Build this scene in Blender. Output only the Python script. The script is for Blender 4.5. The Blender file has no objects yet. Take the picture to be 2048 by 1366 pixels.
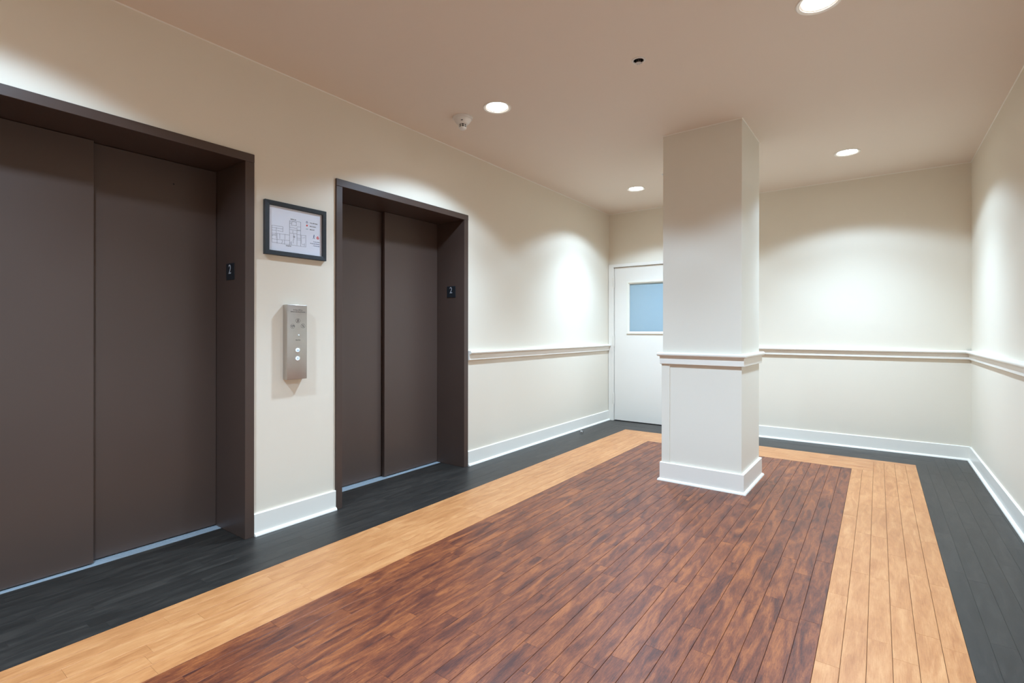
import bpy, bmesh, math, random
from mathutils import Vector, Matrix
random.seed(7)
S = bpy.context.scene
COL = S.collection

# ------------------------------------------------------------------ camera
CE, XL, XR, YF, YB = 2.772, -2.947, 0.698, 6.283, -3.40
F_PX, YAW, ROLL = 1006.75, 0.6293, 0.0012
cam = bpy.data.cameras.new('camera'); cam_ob = bpy.data.objects.new('camera', cam); COL.objects.link(cam_ob)
cam.sensor_width = 36.0; cam.sensor_fit = 'HORIZONTAL'; cam.lens = F_PX/2048*36
cam.shift_x = 0.0003; cam.shift_y = (661.66-683)/2048
cam.clip_start = 0.05
cam_ob.matrix_world = Matrix.Translation((0, 0, 1.2)) @ Matrix.Rotation(YAW, 4, 'Z') @ Matrix.Rotation(math.pi/2, 4, 'X') @ Matrix.Rotation(ROLL, 4, 'Z')
S.camera = cam_ob

# ------------------------------------------------------------------ world, exposure, light settings
w = bpy.data.worlds.new('world'); S.world = w; w.use_nodes = True
w.node_tree.nodes['Background'].inputs[0].default_value = (0.9, 0.95, 1, 1)
w.node_tree.nodes['Background'].inputs[1].default_value = 0.0
S.view_settings.view_transform = 'Standard'; S.view_settings.look = 'None'
S.view_settings.gamma = 1.0; S.view_settings.use_curve_mapping = False
S.view_settings.exposure = 0.2
SPOT_W = 58.0           # wide part of the beam, cut off by the trim ring
CORE_W = 245.0          # brighter core of the same lamp
SPOT_COL = (0.655, 0.94, 1.25)
SPOT_ANGLE = 133.0
SPOT_BLEND = 0.24
CORE_ANGLE = 112.0
LENS_E = 14.0

# ------------------------------------------------------------------ helpers
def link(name, me, parent=None, m=None):
    o = bpy.data.objects.new(name, me); COL.objects.link(o)
    if m is not None and me is not None:
        me.materials.clear(); me.materials.append(m)
    if parent: o.parent = parent
    return o
def thing(name, label, cat, loc, group=None):
    o = bpy.data.objects.new(name, None); COL.objects.link(o); o.location = loc
    o.empty_display_size = 0.1
    o['label'] = label; o['category'] = cat
    if group: o['group'] = group
    return o
def build(name, bm, m, parent=None, struct=False, smooth=False):
    bmesh.ops.recalc_face_normals(bm, faces=bm.faces)
    me = bpy.data.meshes.new(name); bm.to_mesh(me); bm.free()
    if parent is not None:      # meshes are written in world space; bring them to the parent's frame
        p = parent; off = Vector((0, 0, 0))
        while p is not None: off += p.location; p = p.parent
        me.transform(Matrix.Translation(-off))
    if smooth:
        for f in me.polygons: f.use_smooth = True
        if smooth == 'auto':
            try: me.set_sharp_from_angle(angle=math.radians(40))
            except Exception: pass
    o = link(name, me, parent, m)
    if struct: o['kind'] = 'structure'
    return o
def box(bm, a, b, bev=0.0, seg=2):
    x0, y0, z0 = a; x1, y1, z1 = b
    vs = [bm.verts.new(p) for p in ((x0,y0,z0),(x1,y0,z0),(x1,y1,z0),(x0,y1,z0),(x0,y0,z1),(x1,y0,z1),(x1,y1,z1),(x0,y1,z1))]
    fs = [bm.faces.new([vs[i] for i in f]) for f in ((0,3,2,1),(4,5,6,7),(0,1,5,4),(1,2,6,5),(2,3,7,6),(3,0,4,7))]
    if bev:
        es = list({e for f in fs for e in f.edges})
        bmesh.ops.bevel(bm, geom=es, offset=bev, segments=seg, affect='EDGES', profile=0.5)
def newbox(name, a, b, m, parent=None, bev=0.0, struct=False):
    bm = bmesh.new(); box(bm, a, b, bev)
    return build(name, bm, m, parent, struct)
def lathe(bm, prof, c, n=40, axis='z', close=False):
    """prof: (r, h) pairs, h along the axis from c"""
    rings = []
    for r, h in prof:
        ring = []
        for i in range(n):
            t = 2*math.pi*i/n; a, b = r*math.cos(t), r*math.sin(t)
            if axis == 'z': p = (c[0]+a, c[1]+b, c[2]+h)
            elif axis == 'x': p = (c[0]+h, c[1]+a, c[2]+b)
            else: p = (c[0]+a, c[1]+h, c[2]+b)
            ring.append(bm.verts.new(p))
        rings.append(ring)
    for A, B in zip(rings, rings[1:]):
        for i in range(n): bm.faces.new((A[i], A[(i+1) % n], B[(i+1) % n], B[i]))
    if close:
        for i in range(n): bm.faces.new((rings[-1][i], rings[-1][(i+1) % n], rings[0][(i+1) % n], rings[0][i]))
    else:
        if prof[0][0] > 1e-5: bm.faces.new(rings[0][::-1])
        if prof[-1][0] > 1e-5: bm.faces.new(rings[-1])
def run(bm, prof, p0, p1, nrm):
    """extrude a closed profile of (offset from wall, z) from p0 to p1 along a wall; nrm = (x, y) into the room"""
    A = [bm.verts.new((p0[0]+nrm[0]*o, p0[1]+nrm[1]*o, z)) for o, z in prof]
    B = [bm.verts.new((p1[0]+nrm[0]*o, p1[1]+nrm[1]*o, z)) for o, z in prof]
    n = len(prof)
    for i in range(n): bm.faces.new((A[i], A[(i+1) % n], B[(i+1) % n], B[i]))
    bm.faces.new(A[::-1]); bm.faces.new(B)
def ring_around(bm, prof, x0, x1, y0, y1):
    """mitred moulding around a rectangular shaft"""
    rs = []
    for o, z in prof:
        rs.append([bm.verts.new(p) for p in ((x0-o,y0-o,z),(x1+o,y0-o,z),(x1+o,y1+o,z),(x0-o,y1+o,z))])
    n = len(rs)
    for i in range(n):
        A, B = rs[i], rs[(i+1) % n]
        for k in range(4): bm.faces.new((A[k], A[(k+1) % 4], B[(k+1) % 4], B[k]))
def frame_yz(bm, prof, y0, y1, z0, z1):
    """mitred picture frame in the YZ plane; prof = (inset, x)"""
    rs = []
    for o, x in prof:
        rs.append([bm.verts.new(p) for p in ((x,y0+o,z0+o),(x,y1-o,z0+o),(x,y1-o,z1-o),(x,y0+o,z1-o))])
    n = len(rs)
    for i in range(n):
        A, B = rs[i], rs[(i+1) % n]
        for k in range(4): bm.faces.new((A[k], A[(k+1) % 4], B[(k+1) % 4], B[k]))
def frame_xz(bm, prof, x0, x1, z0, z1):
    rs = []
    for o, y in prof:
        rs.append([bm.verts.new(p) for p in ((x0+o,y,z0+o),(x1-o,y,z0+o),(x1-o,y,z1-o),(x0+o,y,z1-o))])
    n = len(rs)
    for i in range(n):
        A, B = rs[i], rs[(i+1) % n]
        for k in range(4): bm.faces.new((A[k], A[(k+1) % 4], B[(k+1) % 4], B[k]))
def text_mesh(bm, body, size, c, basis, align='CENTER', depth=0.0004, sx=1.0):
    """flat lettering joined into bm; c = centre of the line, basis = (right, up, normal)"""
    cu = bpy.data.curves.new('t', 'FONT'); cu.body = body; cu.size = size; cu.extrude = depth
    cu.align_x = align; cu.align_y = 'CENTER'; cu.resolution_u = 3
    o = bpy.data.objects.new('t', cu); COL.objects.link(o)
    dg = bpy.context.evaluated_depsgraph_get(); dg.update()
    me = bpy.data.meshes.new_from_object(o.evaluated_get(dg))
    r, u, n = [Vector(v) for v in basis]
    M = Matrix((( r.x*sx, u.x, n.x, c[0]), (r.y*sx, u.y, n.y, c[1]), (r.z*sx, u.z, n.z, c[2]), (0,0,0,1)))
    me.transform(M); bm.from_mesh(me)
    bpy.data.objects.remove(o); bpy.data.curves.remove(cu); bpy.data.meshes.remove(me)
BX = ((0,1,0),(0,0,1),(1,0,0))      # a face looking along +X
BY = ((1,0,0),(0,0,1),(0,-1,0))     # a face looking along -Y
def stroke(bm, x, y0, z0, y1, z1, wd):
    """a thin inked line on a face looking along +X"""
    d = Vector((0, y1-y0, z1-z0)); L = d.length
    if L < 1e-6: return
    d /= L; n = Vector((0, -d.z, d.y))*wd/2
    a = Vector((x, y0, z0))-d*wd/2; b = Vector((x, y1, z1))+d*wd/2; e = Vector((0.0003, 0, 0))
    lo = [a+n, b+n, b-n, a-n]
    A = [bm.verts.new(p) for p in lo]; B = [bm.verts.new(p+e) for p in lo]
    bm.faces.new(B)
    for i in range(4): bm.faces.new((A[i], A[(i+1) % 4], B[(i+1) % 4], B[i]))

# ------------------------------------------------------------------ materials
def mat(name, col, rough=0.5, metal=0.0, bump=None, spec=0.5, var=None, coat=0.0):
    m = bpy.data.materials.new(name); m.use_nodes = True; nt = m.node_tree
    b = nt.nodes['Principled BSDF']
    b.inputs['Base Color'].default_value = (*col, 1); b.inputs['Roughness'].default_value = rough
    b.inputs['Metallic'].default_value = metal
    b.inputs['Specular IOR Level'].default_value = spec
    if coat: b.inputs['Coat Weight'].default_value = coat; b.inputs['Coat Roughness'].default_value = 0.1
    tc = nt.nodes.new('ShaderNodeTexCoord')
    if bump:
        sc, st, di = bump
        n = nt.nodes.new('ShaderNodeTexNoise'); n.inputs['Scale'].default_value = sc; n.inputs['Detail'].default_value = 3
        nt.links.new(tc.outputs['Object'], n.inputs['Vector'])
        bu = nt.nodes.new('ShaderNodeBump'); bu.inputs['Strength'].default_value = st; bu.inputs['Distance'].default_value = di
        nt.links.new(n.outputs['Fac'], bu.inputs['Height']); nt.links.new(bu.outputs['Normal'], b.inputs['Normal'])
    if var:
        sc, amt = var
        n = nt.nodes.new('ShaderNodeTexNoise'); n.inputs['Scale'].default_value = sc; n.inputs['Detail'].default_value = 5
        nt.links.new(tc.outputs['Object'], n.inputs['Vector'])
        mx = nt.nodes.new('ShaderNodeMix'); mx.data_type = 'RGBA'
        mx.inputs[6].default_value = (*[c*(1-amt) for c in col], 1); mx.inputs[7].default_value = (*[min(1, c*(1+amt)) for c in col], 1)
        nt.links.new(n.outputs['Fac'], mx.inputs[0]); nt.links.new(mx.outputs[2], b.inputs['Base Color'])
    return m
def emis(name, col, st):
    m = bpy.data.materials.new(name); m.use_nodes = True; nt = m.node_tree
    b = nt.nodes['Principled BSDF']; b.inputs['Base Color'].default_value = (*col, 1)
    b.inputs['Emission Color'].default_value = (*col, 1); b.inputs['Emission Strength'].default_value = st
    return m
M_WALL = mat('cream_wall_paint', (0.80, 0.71, 0.58), 0.55, bump=(220, 0.10, 0.001), var=(1.3, 0.012))
M_BACK = mat('tan_bounce_tint', (0.66, 0.48, 0.32), 0.6)  # invented tan for the unseen back wall, chosen to warm the bounced light
M_CEIL = mat('ceiling_paint', (0.82, 0.69, 0.57), 0.7, bump=(160, 0.08, 0.001))
M_TRIM = mat('white_gloss_trim_paint', (0.88, 0.815, 0.72), 0.32, bump=(40, 0.08, 0.001))
M_COLUMN = mat('column_paint', (0.81, 0.745, 0.635), 0.5, bump=(200, 0.08, 0.001))
M_BROWN = mat('dark_bronze_painted_steel', (0.070, 0.043, 0.033), 0.40, bump=(300, 0.06, 0.0006), var=(3, 0.06))
M_BROWN_DOOR = mat('bronze_door_enamel', (0.086, 0.055, 0.043), 0.36, bump=(420, 0.06, 0.0005), var=(2.2, 0.06))
M_BLACKGAP = mat('black_void', (0.006, 0.006, 0.007), 0.7)
M_ALU = mat('grooved_aluminium', (0.55, 0.62, 0.68), 0.45, metal=0.55)
M_STEEL = mat('brushed_stainless', (0.56, 0.53, 0.50), 0.32, metal=1.0, var=(30, 0.05))
M_CHROME = mat('chrome', (0.75, 0.76, 0.78), 0.12, metal=1.0)
M_FRAME = mat('charcoal_frame_wood', (0.018, 0.025, 0.032), 0.42, bump=(150, 0.2, 0.0008), var=(60, 0.35))
M_PAPER = mat('white_paper', (0.78, 0.80, 0.88), 0.35)
M_INK = mat('black_ink', (0.02, 0.02, 0.025), 0.6)
M_INKGREY = mat('grey_ink', (0.08, 0.085, 0.11), 0.6)
M_RED = mat('red_ink', (0.75, 0.06, 0.04), 0.5)
M_TEAL = mat('teal_ink', (0.05, 0.35, 0.38), 0.5)
M_BLUE = mat('blue_ink', (0.04, 0.09, 0.22), 0.5)
M_BLACKPLATE = mat('black_plastic_plate', (0.010, 0.014, 0.018), 0.35)
M_SILVER = mat('silver_print', (0.42, 0.43, 0.45), 0.4)
M_PLASTIC = mat('ivory_plastic', (0.80, 0.76, 0.70), 0.45)
M_SLOT = mat('dark_slot', (0.004, 0.004, 0.004), 0.8)
M_HINGE = mat('painted_hinge', (0.80, 0.73, 0.63), 0.4)
M_DOOR = mat('cream_door_paint', (0.85, 0.78, 0.69), 0.38, bump=(30, 0.05, 0.001))
M_WTRIM = mat('cream_window_bead', (0.86, 0.80, 0.68), 0.4)
M_LENS = emis('downlight_lens', (0.95, 0.98, 1.0), LENS_E)
M_LED = emis('button_led', (0.72, 0.88, 1.0), 0.55)
M_BRASS = mat('sprinkler_brass', (0.45, 0.33, 0.26), 0.3, metal=1.0)

def glass_pane():
    m = bpy.data.materials.new('frosted_blue_glass'); m.use_nodes = True; nt = m.node_tree
    b = nt.nodes['Principled BSDF']
    b.inputs['Base Color'].default_value = (0.36, 0.48, 0.54, 1)
    b.inputs['Roughness'].default_value = 0.28; b.inputs['Transmission Weight'].default_value = 0.12
    b.inputs['Coat Weight'].default_value = 0.3
    return m
M_GLASS = glass_pane()

def wood(name, c_dark, c_mid, c_lite, blotch, grain, curl, tone, rough, contrast=(0.34, 0.5, 0.68), scratch=0.0, curlmix=0.2):
    m = bpy.data.materials.new(name); m.use_nodes = True; nt = m.node_tree; N = nt.nodes; L = nt.links
    b = N['Principled BSDF']
    uv = N.new('ShaderNodeUVMap'); uv.uv_map = 'board'
    at = N.new('ShaderNodeAttribute'); at.attribute_name = 'tone'
    def mapped(sx, sy):
        mp = N.new('ShaderNodeMapping'); mp.inputs['Scale'].default_value = (sx, sy, 1)
        L.new(uv.outputs['UV'], mp.inputs['Vector']); return mp.outputs['Vector']
    def noise(vec, det, dist, rgh=0.55):
        n = N.new('ShaderNodeTexNoise'); n.inputs['Scale'].default_value = 1; n.inputs['Detail'].default_value = det
        n.inputs['Distortion'].default_value = dist; n.inputs['Roughness'].default_value = rgh
        L.new(vec, n.inputs['Vector']); return n.outputs['Fac']
    def math_(op, a, bb):
        n = N.new('ShaderNodeMath'); n.operation = op
        for i, v in enumerate((a, bb)):
            if isinstance(v, (int, float)): n.inputs[i].default_value = v
            else: L.new(v, n.inputs[i])
        return n.outputs[0]
    n1 = noise(mapped(*blotch), 5, 0.9)
    n2 = noise(mapped(*grain), 4, 0.25, 0.65)
    n3 = noise(mapped(*curl), 3, 1.6)
    sep = N.new('ShaderNodeSeparateColor'); L.new(at.outputs['Color'], sep.inputs[0])
    f = math_('ADD', math_('MULTIPLY', n1, 0.54), math_('MULTIPLY', n2, 0.46-curlmix*0.5))
    f = math_('ADD', f, math_('MULTIPLY', n3, curlmix*0.5))
    f = math_('ADD', f, math_('MULTIPLY', math_('SUBTRACT', sep.outputs[0], 0.5), tone))
    cr = N.new('ShaderNodeValToRGB'); L.new(f, cr.inputs[0])
    e = cr.color_ramp.elements; e[0].position = contrast[0]; e[0].color = (*c_dark, 1); e[1].position = contrast[2]; e[1].color = (*c_lite, 1)
    k = cr.color_ramp.elements.new(contrast[1]); k.color = (*c_mid, 1)
    L.new(cr.outputs[0], b.inputs['Base Color'])
    b.inputs['Specular IOR Level'].default_value = 0.42
    rr = math_('ADD', math_('MULTIPLY', n2, 0.14), rough-0.07); L.new(rr, b.inputs['Roughness'])
    bu = N.new('ShaderNodeBump'); bu.inputs['Strength'].default_value = 0.22; bu.inputs['Distance'].default_value = 0.0008
    L.new(n2, bu.inputs['Height']); L.new(bu.outputs['Normal'], b.inputs['Normal'])
    return m
M_CHERRY = wood('cherry_stained_plank', (0.056, 0.015, 0.010), (0.160, 0.041, 0.016), (0.330, 0.098, 0.028), (4.2, 24), (22, 260), (95, 130), 0.05, 0.38, (0.38, 0.50, 0.64), curlmix=0.28)
M_MAPLE = wood('honey_maple_plank', (0.37, 0.136, 0.044), (0.485, 0.200, 0.070), (0.59, 0.280, 0.112), (4.5, 24), (16, 230), (85, 110), 0.055, 0.38, (0.34, 0.50, 0.66))
M_EBONY = wood('ebony_stained_plank', (0.014, 0.0118, 0.0098), (0.023, 0.0192, 0.0160), (0.043, 0.0355, 0.029), (4.0, 20), (9, 260), (60, 110), 0.08, 0.40, (0.36, 0.50, 0.66))
M_SUB = mat('dark_joint', (0.012, 0.008, 0.006), 0.8)

# ------------------------------------------------------------------ room shell
X1 = XL                                   # plaster face of the elevator wall
HEADTOP = 2.222
openings = ((0.192, 1.434), (2.082, 3.324))
TH = 0.14
bm = bmesh.new()
ys = [YB-TH, openings[0][0]-0.048, openings[0][1]+0.053, openings[1][0]-0.048, openings[1][1]+0.053, YF+TH]
for i in (0, 2, 4): box(bm, (XL-TH, ys[i], 0.0), (XL, ys[i+1], CE))
for i in (1, 3): box(bm, (XL-TH, ys[i], HEADTOP+0.0005), (XL, ys[i+1], CE))
build('wall_left', bm, M_WALL, struct=True)
DX0, DX1 = -2.865, -1.950                 # far door leaf
bm = bmesh.new()
box(bm, (XL-TH, YF, 0), (DX0-0.03, YF+TH, CE)); box(bm, (DX1+0.03, YF, 0), (XR+TH, YF+TH, CE)); box(bm, (DX0-0.03, YF, 2.075), (DX1+0.03, YF+TH, CE))
build('wall_far', bm, M_WALL, struct=True)
newbox('wall_right', (XR, YB-TH, 0), (XR+TH, YF, CE), M_WALL, struct=True)
newbox('wall_back', (XL, YB-TH, 0), (XR, YB, CE), M_BACK, struct=True)

LIGHTS = [(-2.171, 2.805), (-2.168, 5.314), (-0.222, 5.318), (-0.230, 2.806), (-2.17, 0.295), (-0.23, 0.295), (-2.17, -2.21), (-0.23, -2.21)]
SPRINK = [(-1.126, 2.795), (-1.722, 4.985)]
ceil_ob = newbox('ceiling', (XL-TH, YB-TH, CE), (XR+TH, YF+TH, CE+0.16), M_CEIL, struct=True)
cb = bmesh.new()
for x, y in LIGHTS: lathe(cb, [(0.084, -0.05), (0.084, 0.10)], (x, y, CE), 48)
for x, y in SPRINK: lathe(cb, [(0.030, -0.05), (0.030, 0.07)], (x, y, CE), 32)
bmesh.ops.recalc_face_normals(cb, faces=cb.faces)
cme = bpy.data.meshes.new('cut'); cb.to_mesh(cme); cb.free(); cut = link('cut', cme)
md = ceil_ob.modifiers.new('b', 'BOOLEAN'); md.object = cut; md.operation = 'DIFFERENCE'; md.solver = 'EXACT'
dg = bpy.context.evaluated_depsgraph_get(); dg.update()
nme = bpy.data.meshes.new_from_object(ceil_ob.evaluated_get(dg)); ceil_ob.modifiers.clear(); ceil_ob.data = nme
bpy.data.objects.remove(cut)

# ------------------------------------------------------------------ plank floor
P = 0.0765
OL, IL, OR_, IR, OF, IF_ = -2.493, -2.0285, 0.2734, -0.1862, 5.787, 5.3145
FY0 = YB
floor = newbox('floor', (-3.45, YB-TH, -0.12), (XR+TH, YF+TH, -0.0045), M_SUB, struct=True)
segs = []   # (x0, x1, y0, y1, along, kind)
def ycol(x0, x1, ya, yb, kind, L=0.61, first=None):
    y = yb if first is None else first
    y = ya + random.uniform(0.1, 1.0)*L if first is None else first
    cuts = [ya]
    while y < yb-0.06:
        if y > ya+0.05: cuts.append(y)
        y += L*random.choice((1, 1, 0.98, 1.03, 0.72))
    cuts.append(yb)
    for a, b_ in zip(cuts, cuts[1:]): segs.append((x0, x1, a, b_, 'y', kind))
def xrow(y0, y1, xa, xb, kind, L=0.61):
    x = xa + random.uniform(0.15, 1.0)*L; cuts = [xa]
    while x < xb-0.06:
        cuts.append(x); x += L*random.choice((1, 1, 0.98, 0.75))
    cuts.append(xb)
    for a, b_ in zip(cuts, cuts[1:]): segs.append((a, b_, y0, y1, 'x', kind))
# ebony: recesses, left border, far border, right border
for k in range(4):
    xb = -2.952-k*P; xa = max(-3.2235, xb-P)
    for o in openings: ycol(xa, xb, o[0], o[1], 'ebony')
for k in range(6): ycol(OL-(k+1)*P, OL-k*P, FY0, OF if k < 1 else (YF if k > 2 else OF+P), 'ebony')
row = OF; j = 0
while row < YF-0.005:
    r1 = min(YF, row+P)
    xrow(row, r1, OL-(P if j == 0 else 3*P) if j else OL-P, OR_ + (P if j == 0 else 2*P), 'ebony') if j else xrow(row, r1, OL-P, OR_+P, 'ebony')
    row += P; j += 1
k = 0; x = OR_
while x < XR-0.005:
    x1 = min(XR, x+P)
    ycol(x, x1, FY0, OF if k == 0 else (OF+P if k == 1 else YF), 'ebony'); x += P; k += 1
# maple ring
pw = (IL-OL)/6; pr_ = (OR_-IR)/6; pf = (OF-IF_)/6
stair = lambda k: IF_ if k > 3 else OF-pf
for k in range(6): ycol(OL+k*pw, OL+(k+1)*pw, FY0, stair(k), 'maple')
for k in range(6): ycol(OR_-(k+1)*pr_, OR_-k*pr_, FY0, stair(k), 'maple')
for j in range(6):
    y1 = OF-j*pf; y0 = y1-pf
    if j == 0: xrow(y0, y1, OL, OR_, 'maple')
    else: xrow(y0, y1, OL+4*pw, OR_-4*pr_, 'maple')
# cherry field
nc = 24; pc = (IR-IL)/nc
for k in range(nc): ycol(IL+k*pc, IL+(k+1)*pc, FY0, IF_, 'cherry', 0.68)
KM = {'ebony': M_EBONY, 'maple': M_MAPLE, 'cherry': M_CHERRY}
def plank_geo(bm, s, uvl, tl):
    x0, x1, y0, y1, al, kind = s
    g = 0.00004 if kind == 'ebony' else 0.0004; c = 0.0002 if kind == 'ebony' else 0.0006; z1 = random.uniform(-0.0003, 0.0); zb = -0.0044
    # seams open a little more across the right side, as they do along worn strips
    r1, r2, r3 = random.random(), random.random()*40, random.random()*40
    def ringv(i, z):
        ix, iy = (i*1.6, i*0.35) if al == 'y' else (i*0.35, i*1.6)
        return [bm.verts.new(p) for p in ((x0+ix,y0+iy,z),(x1-ix,y0+iy,z),(x1-ix,y1-iy,z),(x0+ix,y1-iy,z))]
    A = ringv(g, zb); B = ringv(g, z1-0.0010); C = ringv(g+c, z1)
    fs = [bm.faces.new(C)]
    for U, V in ((A, B), (B, C)):
        for i in range(4): fs.append(bm.faces.new((U[i], U[(i+1) % 4], V[(i+1) % 4], V[i])))
    for f in fs:
        for lp in f.loops:
            p = lp.vert.co
            lp[uvl].uv = ((p.y, p.x) if al == 'y' else (p.x, p.y))
            lp[uvl].uv = (lp[uvl].uv[0]+r2, lp[uvl].uv[1]+r3)
            lp[tl] = (r1, r1, r1, 1)
def new_plank_bm():
    bm = bmesh.new(); return bm, bm.loops.layers.uv.new('board'), bm.loops.layers.float_color.new('tone')
sy, cy_ = math.sin(YAW), math.cos(YAW)
def proj(x, y):
    d = -sy*x+cy_*y; l = cy_*x+sy*y
    return d, 1023.3+F_PX*l/max(d, 0.05), 661.7+F_PX*1.2/max(d, 0.05)
def size_px(s):
    x0, x1, y0, y1 = s[:4]
    # area of the piece seen inside the frame, sampled
    n = 0
    tot = 0
    for i in range(5):
        for j in range(3):
            xx = x0+(x1-x0)*(j+.5)/3; yy = y0+(y1-y0)*(i+.5)/5; d, u, v = proj(xx, yy)
            if d > 0.3 and 0 <= u <= 2048 and v <= 1366: tot += (x1-x0)*(y1-y0)/15/d**3
    if -1.40 < (x0+x1)/2 < -0.81 and 4.0 < (y0+y1)/2 < 4.6: tot *= 0.02
    return tot
segs.sort(key=size_px, reverse=True)
for s in segs[:298]:
    bm, uvl, tl = new_plank_bm(); plank_geo(bm, s, uvl, tl)
    build('plank', bm, KM[s[5]], floor)
for kind in ('ebony', 'maple', 'cherry'):
    bm, uvl, tl = new_plank_bm()
    for s in segs[298:]:
        if s[5] == kind: plank_geo(bm, s, uvl, tl)
    o = build('plank_remainder', bm, KM[kind], floor); o['kind'] = 'stuff'

# ------------------------------------------------------------------ baseboards, chair rails, caulk lines
BH, BT = 0.131, 0.013
base_prof = [(0, 0.0), (BT, 0.0), (BT, BH-0.004), (BT-0.004, BH), (0, BH)]
def shoe_prof(off, r=0.016): return [(off, 0.0)]+[(off+r*math.cos(t), 0.001+r*1.1*math.sin(t)) for t in [i*math.pi/12 for i in range(7)]]
nose = [(0.0, 0.990), (0.018, 0.990), (0.030, 0.991)]+[(0.030+0.013*math.cos(t), 1.0065+0.0155*math.sin(t)) for t in [-math.pi/2+i*math.pi/8 for i in range(1, 8)]]+[(0.030, 1.022), (0.0, 1.022)]
lower = [(0, 0.938), (0.017, 0.938), (0.020, 0.941), (0.020, 0.988), (0.018, 0.990), (0, 0.990)]
def baseboard(name, p0, p1, nrm):
    bm = bmesh.new(); run(bm, base_prof, p0, p1, nrm); b_ = build(name, bm, M_TRIM, struct=True)
    bm = bmesh.new(); run(bm, shoe_prof(BT), p0, p1, nrm); build('shoe_moulding', bm, M_TRIM, b_, smooth='auto')
def chair_rail(name, p0, p1, nrm):
    bm = bmesh.new(); run(bm, nose, p0, p1, nrm); b_ = build(name, bm, M_TRIM, struct=True, smooth='auto')
    bm = bmesh.new(); run(bm, lower, p0, p1, nrm); build('lower_strip', bm, M_TRIM, b_)
baseboard('baseboard_left', (XL, YB), (XL, openings[0][0]-0.05), (1, 0))
baseboard('baseboard_left', (XL, openings[0][1]+0.0535), (XL, openings[1][0]-0.0495), (1, 0))
baseboard('baseboard_left', (XL, openings[1][1]+0.054), (XL, YF-0.024), (1, 0))
baseboard('baseboard_far', (DX1+0.064, YF), (XR, YF), (0, -1))
baseboard('baseboard_right', (XR, YB), (XR, YF), (-1, 0))
baseboard('baseboard_back', (XL, YB), (XR, YB), (0, 1))
chair_rail('trim_1', (XL, openings[1][1]+0.060), (XL, YF-0.024), (1, 0))
chair_rail('trim_2', (DX1+0.064, YF), (XR, YF), (0, -1))
chair_rail('trim_3', (XR, YB), (XR, YF), (-1, 0))
chair_rail('trim_4', (XL, YB), (XR, YB), (0, 1))
cp = [(0, CE-0.005), (0.0015, CE-0.0045), (0.0045, CE-0.0015), (0.005, CE), (0, CE)]
for i, (a, b_, n_) in enumerate((((XL, YB), (XL, YF), (1, 0)), ((XL, YF), (XR, YF), (0, -1)), ((XR, YB), (XR, YF), (-1, 0)))):
    bm = bmesh.new(); run(bm, cp, a, b_, n_); build('trim_%d' % (5+i), bm, M_TRIM, struct=True)

# ------------------------------------------------------------------ far door (with blue frosted vision panel)
dr = bpy.data.objects.new('door_1', None); COL.objects.link(dr); dr.location = ((DX0+DX1)/2, YF, 0); dr['kind'] = 'structure'
WZ0, WZ1, WX0, WX1 = 1.194, 1.828, -2.655, -2.160
bm = bmesh.new()      # leaf, built around the opening
LY0, LY1 = YF+0.004, YF+0.048
for a, b_ in (((DX0, 0.010), (WX0, 2.046)), ((WX1, 0.010), (DX1, 2.046)), ((WX0, 0.010), (WX1, WZ0)), ((WX0, WZ1), (WX1, 2.046))):
    box(bm, (a[0], LY0, a[1]), (b_[0], LY1, b_[1]))
build('door_leaf', bm, M_DOOR, dr)
newbox('pane', (WX0, YF+0.020, WZ0), (WX1, YF+0.027, WZ1), M_GLASS, dr)
bm = bmesh.new()
frame_xz(bm, [(0, YF+0.004), (0.003, YF-0.009), (0.018, YF-0.009), (0.033, YF+0.003), (0.033, YF+0.020), (0.0, YF+0.020)], WX0-0.036, WX1+0.036, WZ0-0.033, WZ1+0.024)
build('window_bead', bm, M_WTRIM, dr)
# casing: steel frame, two jambs and a head
bm = bmesh.new(); box(bm, (XL+0.004, YF-0.022, 0), (DX0-0.006, YF+0.06, 2.092), 0.002); build('door_casing', bm, M_DOOR, dr)
bm = bmesh.new(); box(bm, (DX1+0.006, YF-0.022, 0), (DX1+0.064, YF+0.06, 2.092), 0.002); build('door_casing', bm, M_DOOR, dr)
bm = bmesh.new(); box(bm, (DX0-0.008, YF-0.0215, 2.051), (DX1+0.008, YF+0.06, 2.092), 0.002); build('door_casing', bm, M_DOOR, dr)
newbox('threshold', (DX0-0.006, YF+0.003, -0.004), (DX1+0.006, YF+0.10, 0.0015), M_SUB, dr)
for z0, z1 in ((1.787, 1.914), (1.000, 1.135), (0.225, 0.360)):
    bm = bmesh.new()
    lathe(bm, [(0.0075, 0), (0.0075, z1-z0)], (DX0-0.004, YF-0.010, z0), 14)
    lathe(bm, [(0.0045, 0), (0.0045, 0.010)], (DX0-0.004, YF-0.010, z1), 12)
    lathe(bm, [(0.0045, 0), (0.0045, 0.010)], (DX0-0.004, YF-0.010, z0-0.010), 12)
    box(bm, (DX0-0.022, YF-0.0240, z0+0.002), (DX0-0.006, YF-0.0215, z1-0.002))
    build('hinge', bm, M_HINGE, dr, smooth='auto')
bm = bmesh.new()       # lever on the hidden side of the leaf
lathe(bm, [(0.026, 0), (0.026, -0.008), (0.011, -0.010), (0.011, -0.045)], (DX1-0.07, YF+0.004, 0.97), 24, 'y')
box(bm, (DX1-0.18, YF-0.048, 0.960), (DX1-0.06, YF-0.034, 0.980), 0.004)
build('door_handle', bm, M_STEEL, dr, smooth='auto')
# what lies behind the leaf: a closed landing wall
newbox('wall_behind_door', (DX0-0.3, YF+TH+0.3, 0), (DX1+0.3, YF+TH+0.34, CE), M_WALL, struct=True)

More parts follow.
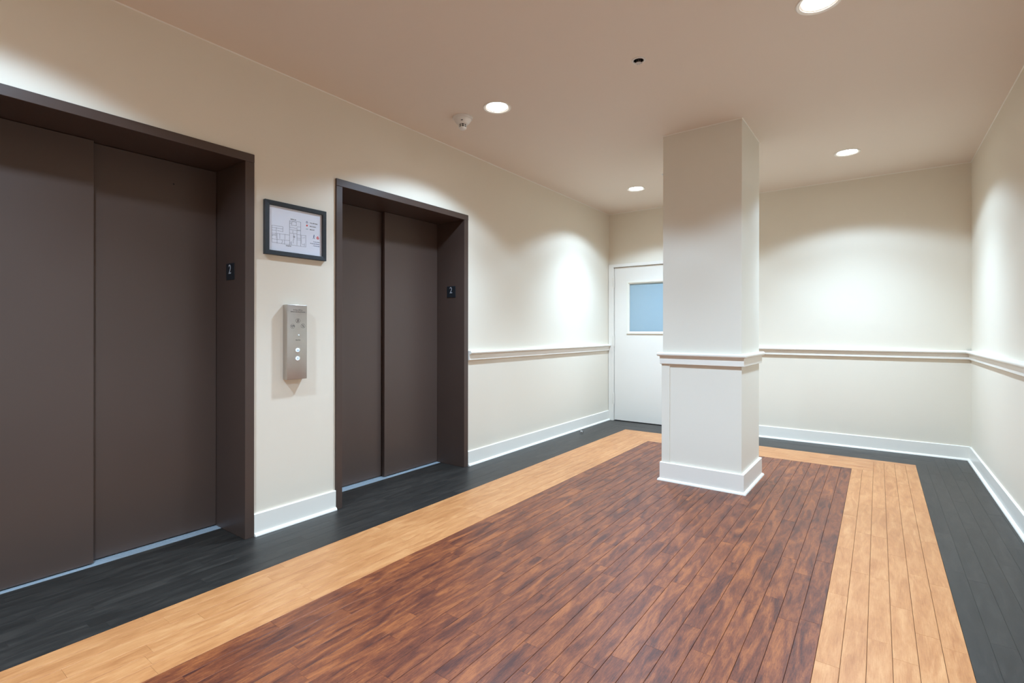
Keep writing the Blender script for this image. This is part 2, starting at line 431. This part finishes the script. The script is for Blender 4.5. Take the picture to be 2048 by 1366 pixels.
# ------------------------------------------------------------------ elevator entrances
def entrance(idx, label, y0, y1, front_left):
    t = thing('elevator_entrance', label, 'elevator', (XL, (y0+y1)/2, 0))
    XB = -3.36; FX = XL+0.0125
    for ya, yb in ((y0-0.0475, y0), (y1, y1+0.0525)):
        newbox('jamb', (XB, ya, 0.0), (FX, yb, 2.1735), M_BROWN, t, 0.0015)
    newbox('header', (XB, y0-0.0475, 2.1745), (FX+0.0015, y1+0.0525, HEADTOP), M_BROWN, t, 0.0015)
    ym = (y0+y1)/2+0.012
    # slow and fast panel of a two-speed side-opening door
    def panel(ya, yb, xf):
        return newbox('door_panel', (xf-0.030, ya, 0.008), (xf, yb, 2.1725), M_BROWN_DOOR, t, 0.0018)
    if front_left: pf_ = panel(y0+0.0015, ym, -3.250); pb_ = panel(ym-0.03, y1-0.0015, -3.290)
    else: pf_ = panel(ym, y1-0.0015, -3.262); pb_ = panel(y0+0.0015, ym+0.03, -3.304)
    if idx == 1:
        bm = bmesh.new(); lathe(bm, [(0.0045, -0.001), (0.0045, 0.0008)], (-3.290, 1.2006, 2.045), 16, 'x'); build('key_hole', bm, M_BLACKGAP, pb_)
    # grooved sill
    bm = bmesh.new()
    xs = [-3.355, -3.318, -3.312, -3.296, -3.290, -3.284, -3.278, -3.262, -3.256, -3.243, -3.240, -3.224]
    zt = 0.0016
    prof = [(xs[0], zt)]
    for i in range(1, len(xs)-1, 2):
        prof += [(xs[i], zt), (xs[i], zt-0.004), (xs[i+1], zt-0.004), (xs[i+1], zt)]
    prof += [(xs[-1], zt), (xs[-1], -0.02), (xs[0], -0.02)]
    A = [bm.verts.new((x, y0+0.0005, z)) for x, z in prof]; B = [bm.verts.new((x, y1-0.0005, z)) for x, z in prof]
    for i in range(len(prof)): bm.faces.new((A[i], A[(i+1) % len(prof)], B[(i+1) % len(prof)], B[i]))
    bm.faces.new(A); bm.faces.new(B[::-1]); build('sill', bm, M_ALU, t)
    return t
entrance(1, 'nearer elevator entrance with dark bronze sliding doors, left of the framed floor plan', *openings[0], True)
entrance(2, 'farther elevator entrance with dark bronze sliding doors, right of the call button plate', *openings[1], False)

def number_plate(label, y, x0, x1, z0, z1):
    t = thing('floor_number_plate', label, 'sign', ((x0+x1)/2, y, z0), 'floor number plates on the elevator jambs')
    newbox('plate', (x0, y-0.003, z0), (x1, y, z1), M_BLACKPLATE, t, 0.001)
    xc = (x0+x1)/2
    bm = bmesh.new(); text_mesh(bm, '2', 0.078, (xc-0.003, y-0.0034, z1-0.0385), BY, depth=0.0005, sx=0.85); build('numeral', bm, M_SILVER, t)
    bm = bmesh.new()
    for dx, dz in ((-0.003, 0.003), (-0.003, -0.003), (-0.012, -0.003), (-0.012, 0.003), (-0.009, -0.006), (0.004, 0.003)):
        lathe(bm, [(0.0012, 0.0), (0.0008, -0.0008)], (xc+dx+0.002, y-0.003, z0+0.018+dz), 8, 'y')
    build('braille', bm, M_BLACKPLATE, t)
number_plate('black floor number plate reading 2 on the jamb of the nearer elevator', openings[0][1], -3.160, -3.060, 1.500, 1.599)
number_plate('black floor number plate reading 2 on the jamb of the farther elevator', openings[1][1], -3.139, -3.037, 1.497, 1.598)

# ------------------------------------------------------------------ column
c0, c1, d0, d1 = -1.401, -0.8073, 4.001, 4.608
cxm, cym = (c0+c1)/2, (d0+d1)/2
col = thing('square_column', 'square cream column with white moulding, standing in the middle of the plank floor', 'column', (cxm, cym, 0))
newbox('shaft', (c0, d0, 0.98), (c1, d1, CE), M_COLUMN, col, 0.003)
newbox('lower_shaft', (c0, d0, 0.0), (c1, d1, 0.98), M_COLUMN, col, 0.002)
newbox('corner_board', (c0-0.007, d0-0.007, 0.0), (c0+0.058, d0+0.30, 0.948), M_COLUMN, col, 0.0015)
rp = [(o-0.004 if o > 0.01 else -0.01, z+0.008) for o, z in nose]
bm = bmesh.new(); ring_around(bm, rp, c0, c1, d0, d1); build('rail_nosing', bm, M_TRIM, col, smooth='auto')
bm = bmesh.new(); ring_around(bm, [(-0.01, 0.936), (0.016, 0.936), (0.019, 0.939), (0.019, 0.998), (-0.01, 0.998)], c0, c1, d0, d1); build('rail_strip', bm, M_TRIM, col)
bm = bmesh.new(); ring_around(bm, [(-0.01, 0.0), (0.019, 0.0), (0.019, 0.143), (0.016, 0.147), (-0.01, 0.147)], c0, c1, d0, d1); build('base_board', bm, M_TRIM, col)
bm = bmesh.new(); ring_around(bm, [(0.012, 0.0), (0.035, 0.0)]+[(0.019+0.016*math.cos(t), 0.001+0.017*math.sin(t)) for t in [i*math.pi/12 for i in range(1, 7)]]+[(0.012, 0.018)], c0, c1, d0, d1)
build('shoe_moulding', bm, M_TRIM, col, smooth='auto')
bm = bmesh.new(); ring_around(bm, [(-0.004, CE-0.005), (0.001, CE-0.0045), (0.0045, CE-0.001), (0.005, CE), (-0.004, CE)], c0, c1, d0, d1); build('caulk_line', bm, M_TRIM, col)
col.rotation_euler = (0, 0, -0.0172)

# ------------------------------------------------------------------ ceiling fixtures
LL = ['round recessed downlight in the ceiling, beside the smoke detector above the farther elevator',
      'small round recessed downlight in the ceiling above the white door, left of the column',
      'round recessed downlight in the ceiling right of the column, near the far corner',
      'round recessed downlight cut off by the top edge of the photo',
      'round recessed downlight in front of the nearer elevator, outside the view',
      'round recessed downlight beside the camera near the right wall, outside the view',
      'round recessed downlight behind the camera near the elevator wall, outside the view',
      'round recessed downlight behind the camera near the right wall, outside the view']
for i, (x, y) in enumerate(LIGHTS):
    t = thing('recessed_downlight', LL[i], 'ceiling light', (x, y, CE), 'recessed downlights in the ceiling')
    bm = bmesh.new(); lathe(bm, [(0.099, 0.0), (0.099, -0.002), (0.0965, -0.0045), (0.0935, -0.0045), (0.0740, 0.0055), (0.0740, 0.007), (0.082, 0.008), (0.0825, 0.0)], (x, y, CE), 64, close=True)
    build('trim_ring', bm, M_TRIM, t, smooth='auto')
    bm = bmesh.new(); lathe(bm, [(0.0, 0.0055), (0.0782, 0.0055), (0.0782, 0.0068), (0.0, 0.0068)], (x, y, CE), 48)
    build('lens', bm, M_LENS, t)
    for pw, an, bl in ((SPOT_W, SPOT_ANGLE, SPOT_BLEND), (CORE_W, CORE_ANGLE, 1.0)):
        ld = bpy.data.lights.new('downlight_lamp', 'SPOT'); ld.energy = pw; ld.color = SPOT_COL
        ld.spot_size = math.radians(an); ld.spot_blend = bl; ld.shadow_soft_size = 0.07
        lo = bpy.data.objects.new('downlight_lamp', ld); COL.objects.link(lo); lo.location = (x, y, CE-0.012)

t = thing('smoke_detector', 'round ivory smoke detector with dark vent slots, hanging below the ceiling beside a downlight', 'smoke detector', (-2.478, 2.787, CE))
c = (-2.478, 2.787, CE)
bm = bmesh.new(); lathe(bm, [(0.074, 0.0), (0.075, -0.004), (0.073, -0.010), (0.064, -0.013), (0.0, -0.013)], c, 48); build('base_plate', bm, M_PLASTIC, t, smooth='auto')
bm = bmesh.new(); lathe(bm, [(0.063, -0.013), (0.063, -0.020), (0.056, -0.032), (0.044, -0.046), (0.034, -0.054), (0.0, -0.054)], c, 48); build('body', bm, M_PLASTIC, t, smooth='auto')
bm = bmesh.new(); lathe(bm, [(0.026, -0.054), (0.024, -0.078), (0.0, -0.078)], c, 32); build('vent_core', bm, M_SLOT, t)
bm = bmesh.new()
lathe(bm, [(0.0265, -0.0640), (0.031, -0.0640), (0.031, -0.0662), (0.026, -0.0662)], c, 40, close=True)
lathe(bm, [(0.0, -0.0745), (0.029, -0.0745), (0.0285, -0.079), (0.020, -0.088), (0.012, -0.091), (0.0, -0.092)], c, 40)
for k in range(8):
    a = 2*math.pi*k/8+0.35; v = Vector((math.cos(a), math.sin(a), 0)); n = Vector((-v.y, v.x, 0))*0.0017
    lo = []
    for z in (-0.053, -0.076):
        for r in (0.023, 0.0305):
            for sgn in (-1, 1): lo.append(bm.verts.new(Vector(c)+v*r+n*sgn+Vector((0, 0, z))))
    for f in ((0,1,3,2),(4,6,7,5),(0,4,5,1),(2,3,7,6),(0,2,6,4),(1,5,7,3)): bm.faces.new([lo[i] for i in f])
build('vent_cage', bm, M_PLASTIC, t, smooth='auto')
bm = bmesh.new(); a = math.radians(-60)
box(bm, (c[0]+0.022, c[1]-0.0465, CE-0.040), (c[0]+0.036, c[1]-0.0380, CE-0.037)); build('status_window', bm, M_SLOT, t)

def sprinkler(label, x, y):
    t = thing('ceiling_sprinkler', label, 'sprinkler', (x, y, CE), 'recessed ceiling sprinklers')
    bm = bmesh.new(); lathe(bm, [(0.040, 0.0), (0.040, -0.002), (0.037, -0.0045), (0.030, -0.005), (0.0285, -0.002), (0.0285, 0.0)], (x, y, CE), 40, close=True); build('escutcheon', bm, M_PLASTIC, t, smooth='auto')
    bm = bmesh.new(); lathe(bm, [(0.0290, 0.000), (0.0290, 0.050), (0.0, 0.050), (0.0, 0.048), (0.0275, 0.048), (0.0275, 0.000)], (x, y, CE), 32, close=True); build('cup', bm, M_SLOT, t, smooth='auto')
    bm = bmesh.new(); lathe(bm, [(0.0, 0.040), (0.010, 0.040), (0.010, 0.012), (0.006, 0.010), (0.004, -0.012), (0.0, -0.012)], (x, y, CE), 20)
    for sg in (-1, 1):
        box(bm, (x+sg*0.011-0.002, y-0.002, CE-0.016), (x+sg*0.011+0.002, y+0.002, CE+0.014), 0.0006)
    build('head', bm, M_STEEL, t, smooth='auto')
    bm = bmesh.new(); lathe(bm, [(0.0, -0.015), (0.014, -0.015), (0.0165, -0.0165), (0.0165, -0.018), (0.0, -0.018)], (x, y, CE), 24)
    for k in range(8):
        a = k*math.pi/4; box(bm, (x+0.017*math.cos(a)-0.0022, y+0.017*math.sin(a)-0.0022, CE-0.0182), (x+0.017*math.cos(a)+0.0022, y+0.017*math.sin(a)+0.0022, CE-0.0165))
    build('deflector', bm, M_BRASS, t)
sprinkler('recessed ceiling sprinkler in a white ring, alone in the open ceiling before the column', *SPRINK[0])
sprinkler('recessed ceiling sprinkler almost hidden behind the left edge of the column', *SPRINK[1])

# door stop
t = thing('floor_door_stop', 'small chrome dome door stop on the dark planks by the left baseboard', 'door stop', (-2.832, 5.293, 0))
bm = bmesh.new(); lathe(bm, [(0.022, 0.0), (0.022, 0.006), (0.017, 0.016), (0.010, 0.021), (0.0, 0.023)], (-2.832, 5.293, 0), 28); build('dome', bm, M_CHROME, t, smooth='auto')
bm = bmesh.new(); lathe(bm, [(0.0235, 0.006), (0.0235, 0.012), (0.0195, 0.014), (0.0195, 0.006)], (-2.832, 5.293, 0), 28, close=True); build('rubber_bumper', bm, M_SLOT, t, smooth='auto')

# ------------------------------------------------------------------ framed floor plan
t = thing('framed_floor_plan', 'charcoal framed evacuation floor plan hanging on the wall between the two elevators', 'framed plan', (XL, 1.748, 1.654))
bm = bmesh.new()
frame_yz(bm, [(0, XL+0.0), (0, XL+0.023), (0.002, XL+0.025), (0.024, XL+0.023), (0.027, XL+0.021), (0.027, XL+0.0)], 1.5445, 1.952, 1.6545, 1.9785)
build('frame', bm, M_FRAME, t)
newbox('paper', (XL+0.001, 1.570, 1.680), (XL+0.010, 1.926, 1.953), M_PAPER, t)
px = XL+0.0101
LN = [(1.704, 1.879, 1.778, 1.882), (1.778, 1.882, 1.778, 1.73), (1.704, 1.879, 1.704, 1.72), (1.72, 1.875, 1.749, 1.876), (1.749, 1.876, 1.749, 1.854), (1.72, 1.875, 1.718, 1.856), (1.712, 1.852, 1.749, 1.854), (1.704, 1.838, 1.749, 1.838), (1.704, 1.824, 1.778, 1.826), (1.726, 1.821, 1.725, 1.803), (1.704, 1.802, 1.751, 1.804), (1.753, 1.844, 1.753, 1.733), (1.753, 1.849, 1.778, 1.851), (1.753, 1.828, 1.778, 1.83), (1.753, 1.800, 1.813, 1.802), (1.813, 1.804, 1.813, 1.73), (1.591, 1.831, 1.661, 1.834), (1.591, 1.818, 1.661, 1.82), (1.592, 1.803, 1.619, 1.804), (1.626, 1.805, 1.661, 1.803), (1.592, 1.784, 1.619, 1.786), (1.619, 1.822, 1.619, 1.758), (1.624, 1.787, 1.703, 1.789), (1.624, 1.787, 1.624, 1.727), (1.592, 1.750, 1.705, 1.755), (1.592, 1.73, 1.813, 1.73), (1.641, 1.788, 1.641, 1.758), (1.674, 1.79, 1.674, 1.759), (1.671, 1.755, 1.671, 1.728), (1.654, 1.753, 1.659, 1.743), (1.659, 1.743, 1.652, 1.729), (1.728, 1.764, 1.728, 1.742), (1.753, 1.778, 1.778, 1.778), (1.753, 1.767, 1.778, 1.769), (1.783, 1.797, 1.783, 1.75), (1.791, 1.784, 1.807, 1.79), (1.732, 1.802, 1.732, 1.764), (1.593, 1.775, 1.617, 1.774), (1.593, 1.770, 1.617, 1.781), (1.591, 1.831, 1.592, 1.73), (1.661, 1.834, 1.661, 1.803),
      (1.706, 1.872, 1.716, 1.872), (1.706, 1.866, 1.716, 1.866), (1.706, 1.860, 1.716, 1.860), (1.704, 1.745, 1.716, 1.745), (1.704, 1.738, 1.716, 1.738), (1.716, 1.752, 1.716, 1.732), (1.784, 1.748, 1.790, 1.742), (1.790, 1.742, 1.803, 1.745), (1.803, 1.752, 1.803, 1.734)]
bm = bmesh.new()
for L_ in LN: stroke(bm, px, *L_, 0.0012)
build('plan_lines', bm, M_INKGREY, t)
bm = bmesh.new()
text_mesh(bm, 'NEW ST', 0.0105, (px+0.0004, 1.7285, 1.8885), BX, depth=0.0002, sx=1.0)
build('street_name', bm, M_INK, t)
bm = bmesh.new(); text_mesh(bm, 'VINE ST', 0.0105, (px+0.0004, 1.6975, 1.7210), BX, depth=0.0002); build('street_name', bm, M_INK, t)
for i, (s_, z) in enumerate((('YOU ARE HERE', 1.8875), ('FIRE ALARM', 1.8665), ('FIRE EXIT', 1.8455))):
    bm = bmesh.new(); text_mesh(bm, s_, 0.0088, (px+0.0004, 1.8400, z), BX, align='LEFT', depth=0.0002, sx=0.92); build('legend_line', bm, M_INK, t)
bm = bmesh.new()
for dy in (-0.004, -0.001, 0.002, 0.005): stroke(bm, px, 1.7335+dy, 1.787, 1.7335+dy, 1.778, 0.0012)
build('elevator_symbol', bm, M_INK, t)
bm = bmesh.new()
for a, b_ in (((-.006, 0), (0, .006)), ((0, .006), (.006, 0)), ((.006, 0), (0, -.006)), ((0, -.006), (-.006, 0))): stroke(bm, px, 1.8207+a[0], 1.8885+a[1], 1.8207+b_[0], 1.8885+b_[1], 0.0022)
build('diamond_symbol', bm, M_BLUE, t); bm = bmesh.new()
# running figure
for q in ((0.001, 0.012, 0.001, 0.0125, 0.0045), (0.0, 0.008, -0.002, -0.002, 0.0035), (0.0, 0.007, 0.005, 0.003, 0.0015), (0.0, 0.007, -0.005, 0.004, 0.0015), (-0.002, -0.002, 0.004, -0.006, 0.0020), (0.004, -0.006, 0.002, -0.012, 0.0018), (-0.002, -0.002, -0.003, -0.009, 0.0020), (-0.003, -0.009, -0.008, -0.011, 0.0018)):
    stroke(bm, px, 1.8700+q[0], 1.802+q[1], 1.8700+q[2], 1.802+q[3], q[4])
build('running_figure', bm, M_BLUE, t)
for s_, z in (('In case of fire,', 1.7720), ('do not use elevators,', 1.7590), ('Use fire exits.', 1.7460)):
    bm = bmesh.new(); text_mesh(bm, s_, 0.0088, (px+0.0004, 1.9120, z), BX, align='RIGHT', depth=0.0002, sx=0.92); build('notice_line', bm, M_BLUE, t)
bm = bmesh.new()
lathe(bm, [(0.0055, 0.0), (0.0055, 0.0004)], (px, 1.8207, 1.8675), 20, 'x'); build('red_dot', bm, M_RED, t)
bm = bmesh.new()
fl = [(0, -.012), (.007, -.010), (.0095, -.004), (.007, .004), (.0045, .001), (.003, .012), (0, .006), (-.004, .010), (-.005, .003), (-.0085, .002), (-.009, -.005), (-.006, -.010)]
ctr = bm.verts.new((px+0.0004, 1.897, 1.800)); vs = [bm.verts.new((px+0.0004, 1.897+a, 1.802+b_)) for a, b_ in fl]
for i in range(len(vs)): bm.faces.new((ctr, vs[i], vs[(i+1) % len(vs)]))
build('flame_symbol', bm, M_RED, t)
bm = bmesh.new()
text_mesh(bm, 'EXIT', 0.0078, (px+0.0004, 1.822, 1.8450), BX, depth=0.0002); build('exit_symbol', bm, M_TEAL, t)
bm = bmesh.new()
for q in ((-0.003, -0.008, -0.003, 0.003), (0.001, -0.009, 0.001, 0.005), (0.0045, -0.007, 0.0045, 0.0)): stroke(bm, px+0.0005, 1.897+q[0], 1.802+q[1], 1.897+q[2], 1.802+q[3], 0.0011)
build('flame_cutout', bm, M_PAPER, t)

# ------------------------------------------------------------------ call button plate
t = thing('call_button_plate', 'brushed steel elevator call plate with two lit round buttons, below the framed plan', 'call button panel', (XL, 1.733, 0.9))
fx = XL+0.047
bm = bmesh.new()
Z0, Z1, Y0, Y1 = 0.900, 1.3585, 1.667, 1.7995
prof = [(XL, Y0, Z0), (XL, Y1, Z0), (XL, Y1, Z1), (XL, Y0, Z1)]
box(bm, (XL, Y0, Z0), (fx, Y1, Z1), 0.0025, 3)
build('housing', bm, M_STEEL, t, smooth='auto')
bm = bmesh.new()
for s_, sz, zc in (('In Case Of Fire', 0.0098, 1.3270), ('Elevators Are Out Of Service', 0.0080, 1.3155), ('Use Exit', 0.0098, 1.1420)):
    bm = bmesh.new(); text_mesh(bm, s_, sz, (fx+0.0004, 1.738, zc), BX, depth=0.0002); build('engraved_line', bm, M_INK, t)
f2 = fx+0.0001
# pictograms: figure on stairs, hand over flame, struck-out figure
PIC = (((1.738, 1.261), ((0.001, 0.007, 0.001, 0.0075, 0.004), (0, 0.004, 0, -0.003, 0.004), (0, 0.003, 0.005, 0, 0.0014), (0, -0.003, 0.004, -0.008, 0.0018), (0, -0.003, -0.004, -0.006, 0.0018), (-0.008, -0.009, -0.003, -0.009, 0.001), (-0.003, -0.009, -0.003, -0.005, 0.001), (-0.003, -0.005, 0.003, -0.005, 0.001))),
       ((1.703, 1.226), ((-0.008, 0.002, 0.004, 0.004, 0.003), (0.004, 0.004, 0.010, 0.001, 0.004), (-0.004, -0.008, 0.0, -0.002, 0.0015), (0.0, -0.002, 0.003, -0.008, 0.0015), (-0.006, -0.004, -0.006, 0.0, 0.0012))),
       ((1.772, 1.229), ((-0.009, 0.009, 0.009, -0.009, 0.0012), (0.0, 0.006, 0.0, 0.0065, 0.0035), (0, 0.003, 0, -0.003, 0.0028), (0, -0.003, 0.003, -0.008, 0.0014), (0, -0.003, -0.003, -0.008, 0.0014))))
for (yc, zc), qs in PIC:
    bm = bmesh.new(); lathe(bm, [(0.0140, 0.0), (0.0140, 0.0004), (0.0128, 0.0004), (0.0128, 0.0)], (fx, yc, zc), 32, 'x', close=True)
    for q in qs: stroke(bm, f2, yc+q[0], zc+q[1], yc+q[2], zc+q[3], q[4])
    build('pictogram', bm, M_INK, t)
bm = bmesh.new(); lathe(bm, [(0.0035, 0.0), (0.003, 0.0025), (0.0, 0.003)], (fx, 1.743, 1.1725), 14, 'x'); build('indicator_lamp', bm, M_LED, t)
for zc, up in ((1.0800, 1), (1.0285, -1)):
    bm = bmesh.new(); lathe(bm, [(0.0170, 0.0), (0.0170, 0.0025), (0.0155, 0.003), (0.0122, 0.003), (0.0122, 0.0)], (fx, 1.7350, zc), 32, 'x', close=True)
    b_ = build('button', bm, M_CHROME, t, smooth='auto')
    bm = bmesh.new(); lathe(bm, [(0.0122, 0.0), (0.0122, 0.0035), (0.0105, 0.0045), (0.0, 0.0048)], (fx, 1.7350, zc), 32, 'x'); build('button_face', bm, M_LED, b_, smooth='auto')
    bm = bmesh.new(); v = [(-0.006, -0.0045*up), (0.006, -0.0045*up), (0.0, 0.0060*up)]
    for i in range(3): stroke(bm, fx+0.0049, 1.735+v[i][0], zc+v[i][1], 1.735+v[(i+1) % 3][0], zc+v[(i+1) % 3][1], 0.0020)
    build('arrow', bm, M_BLUE, b_)
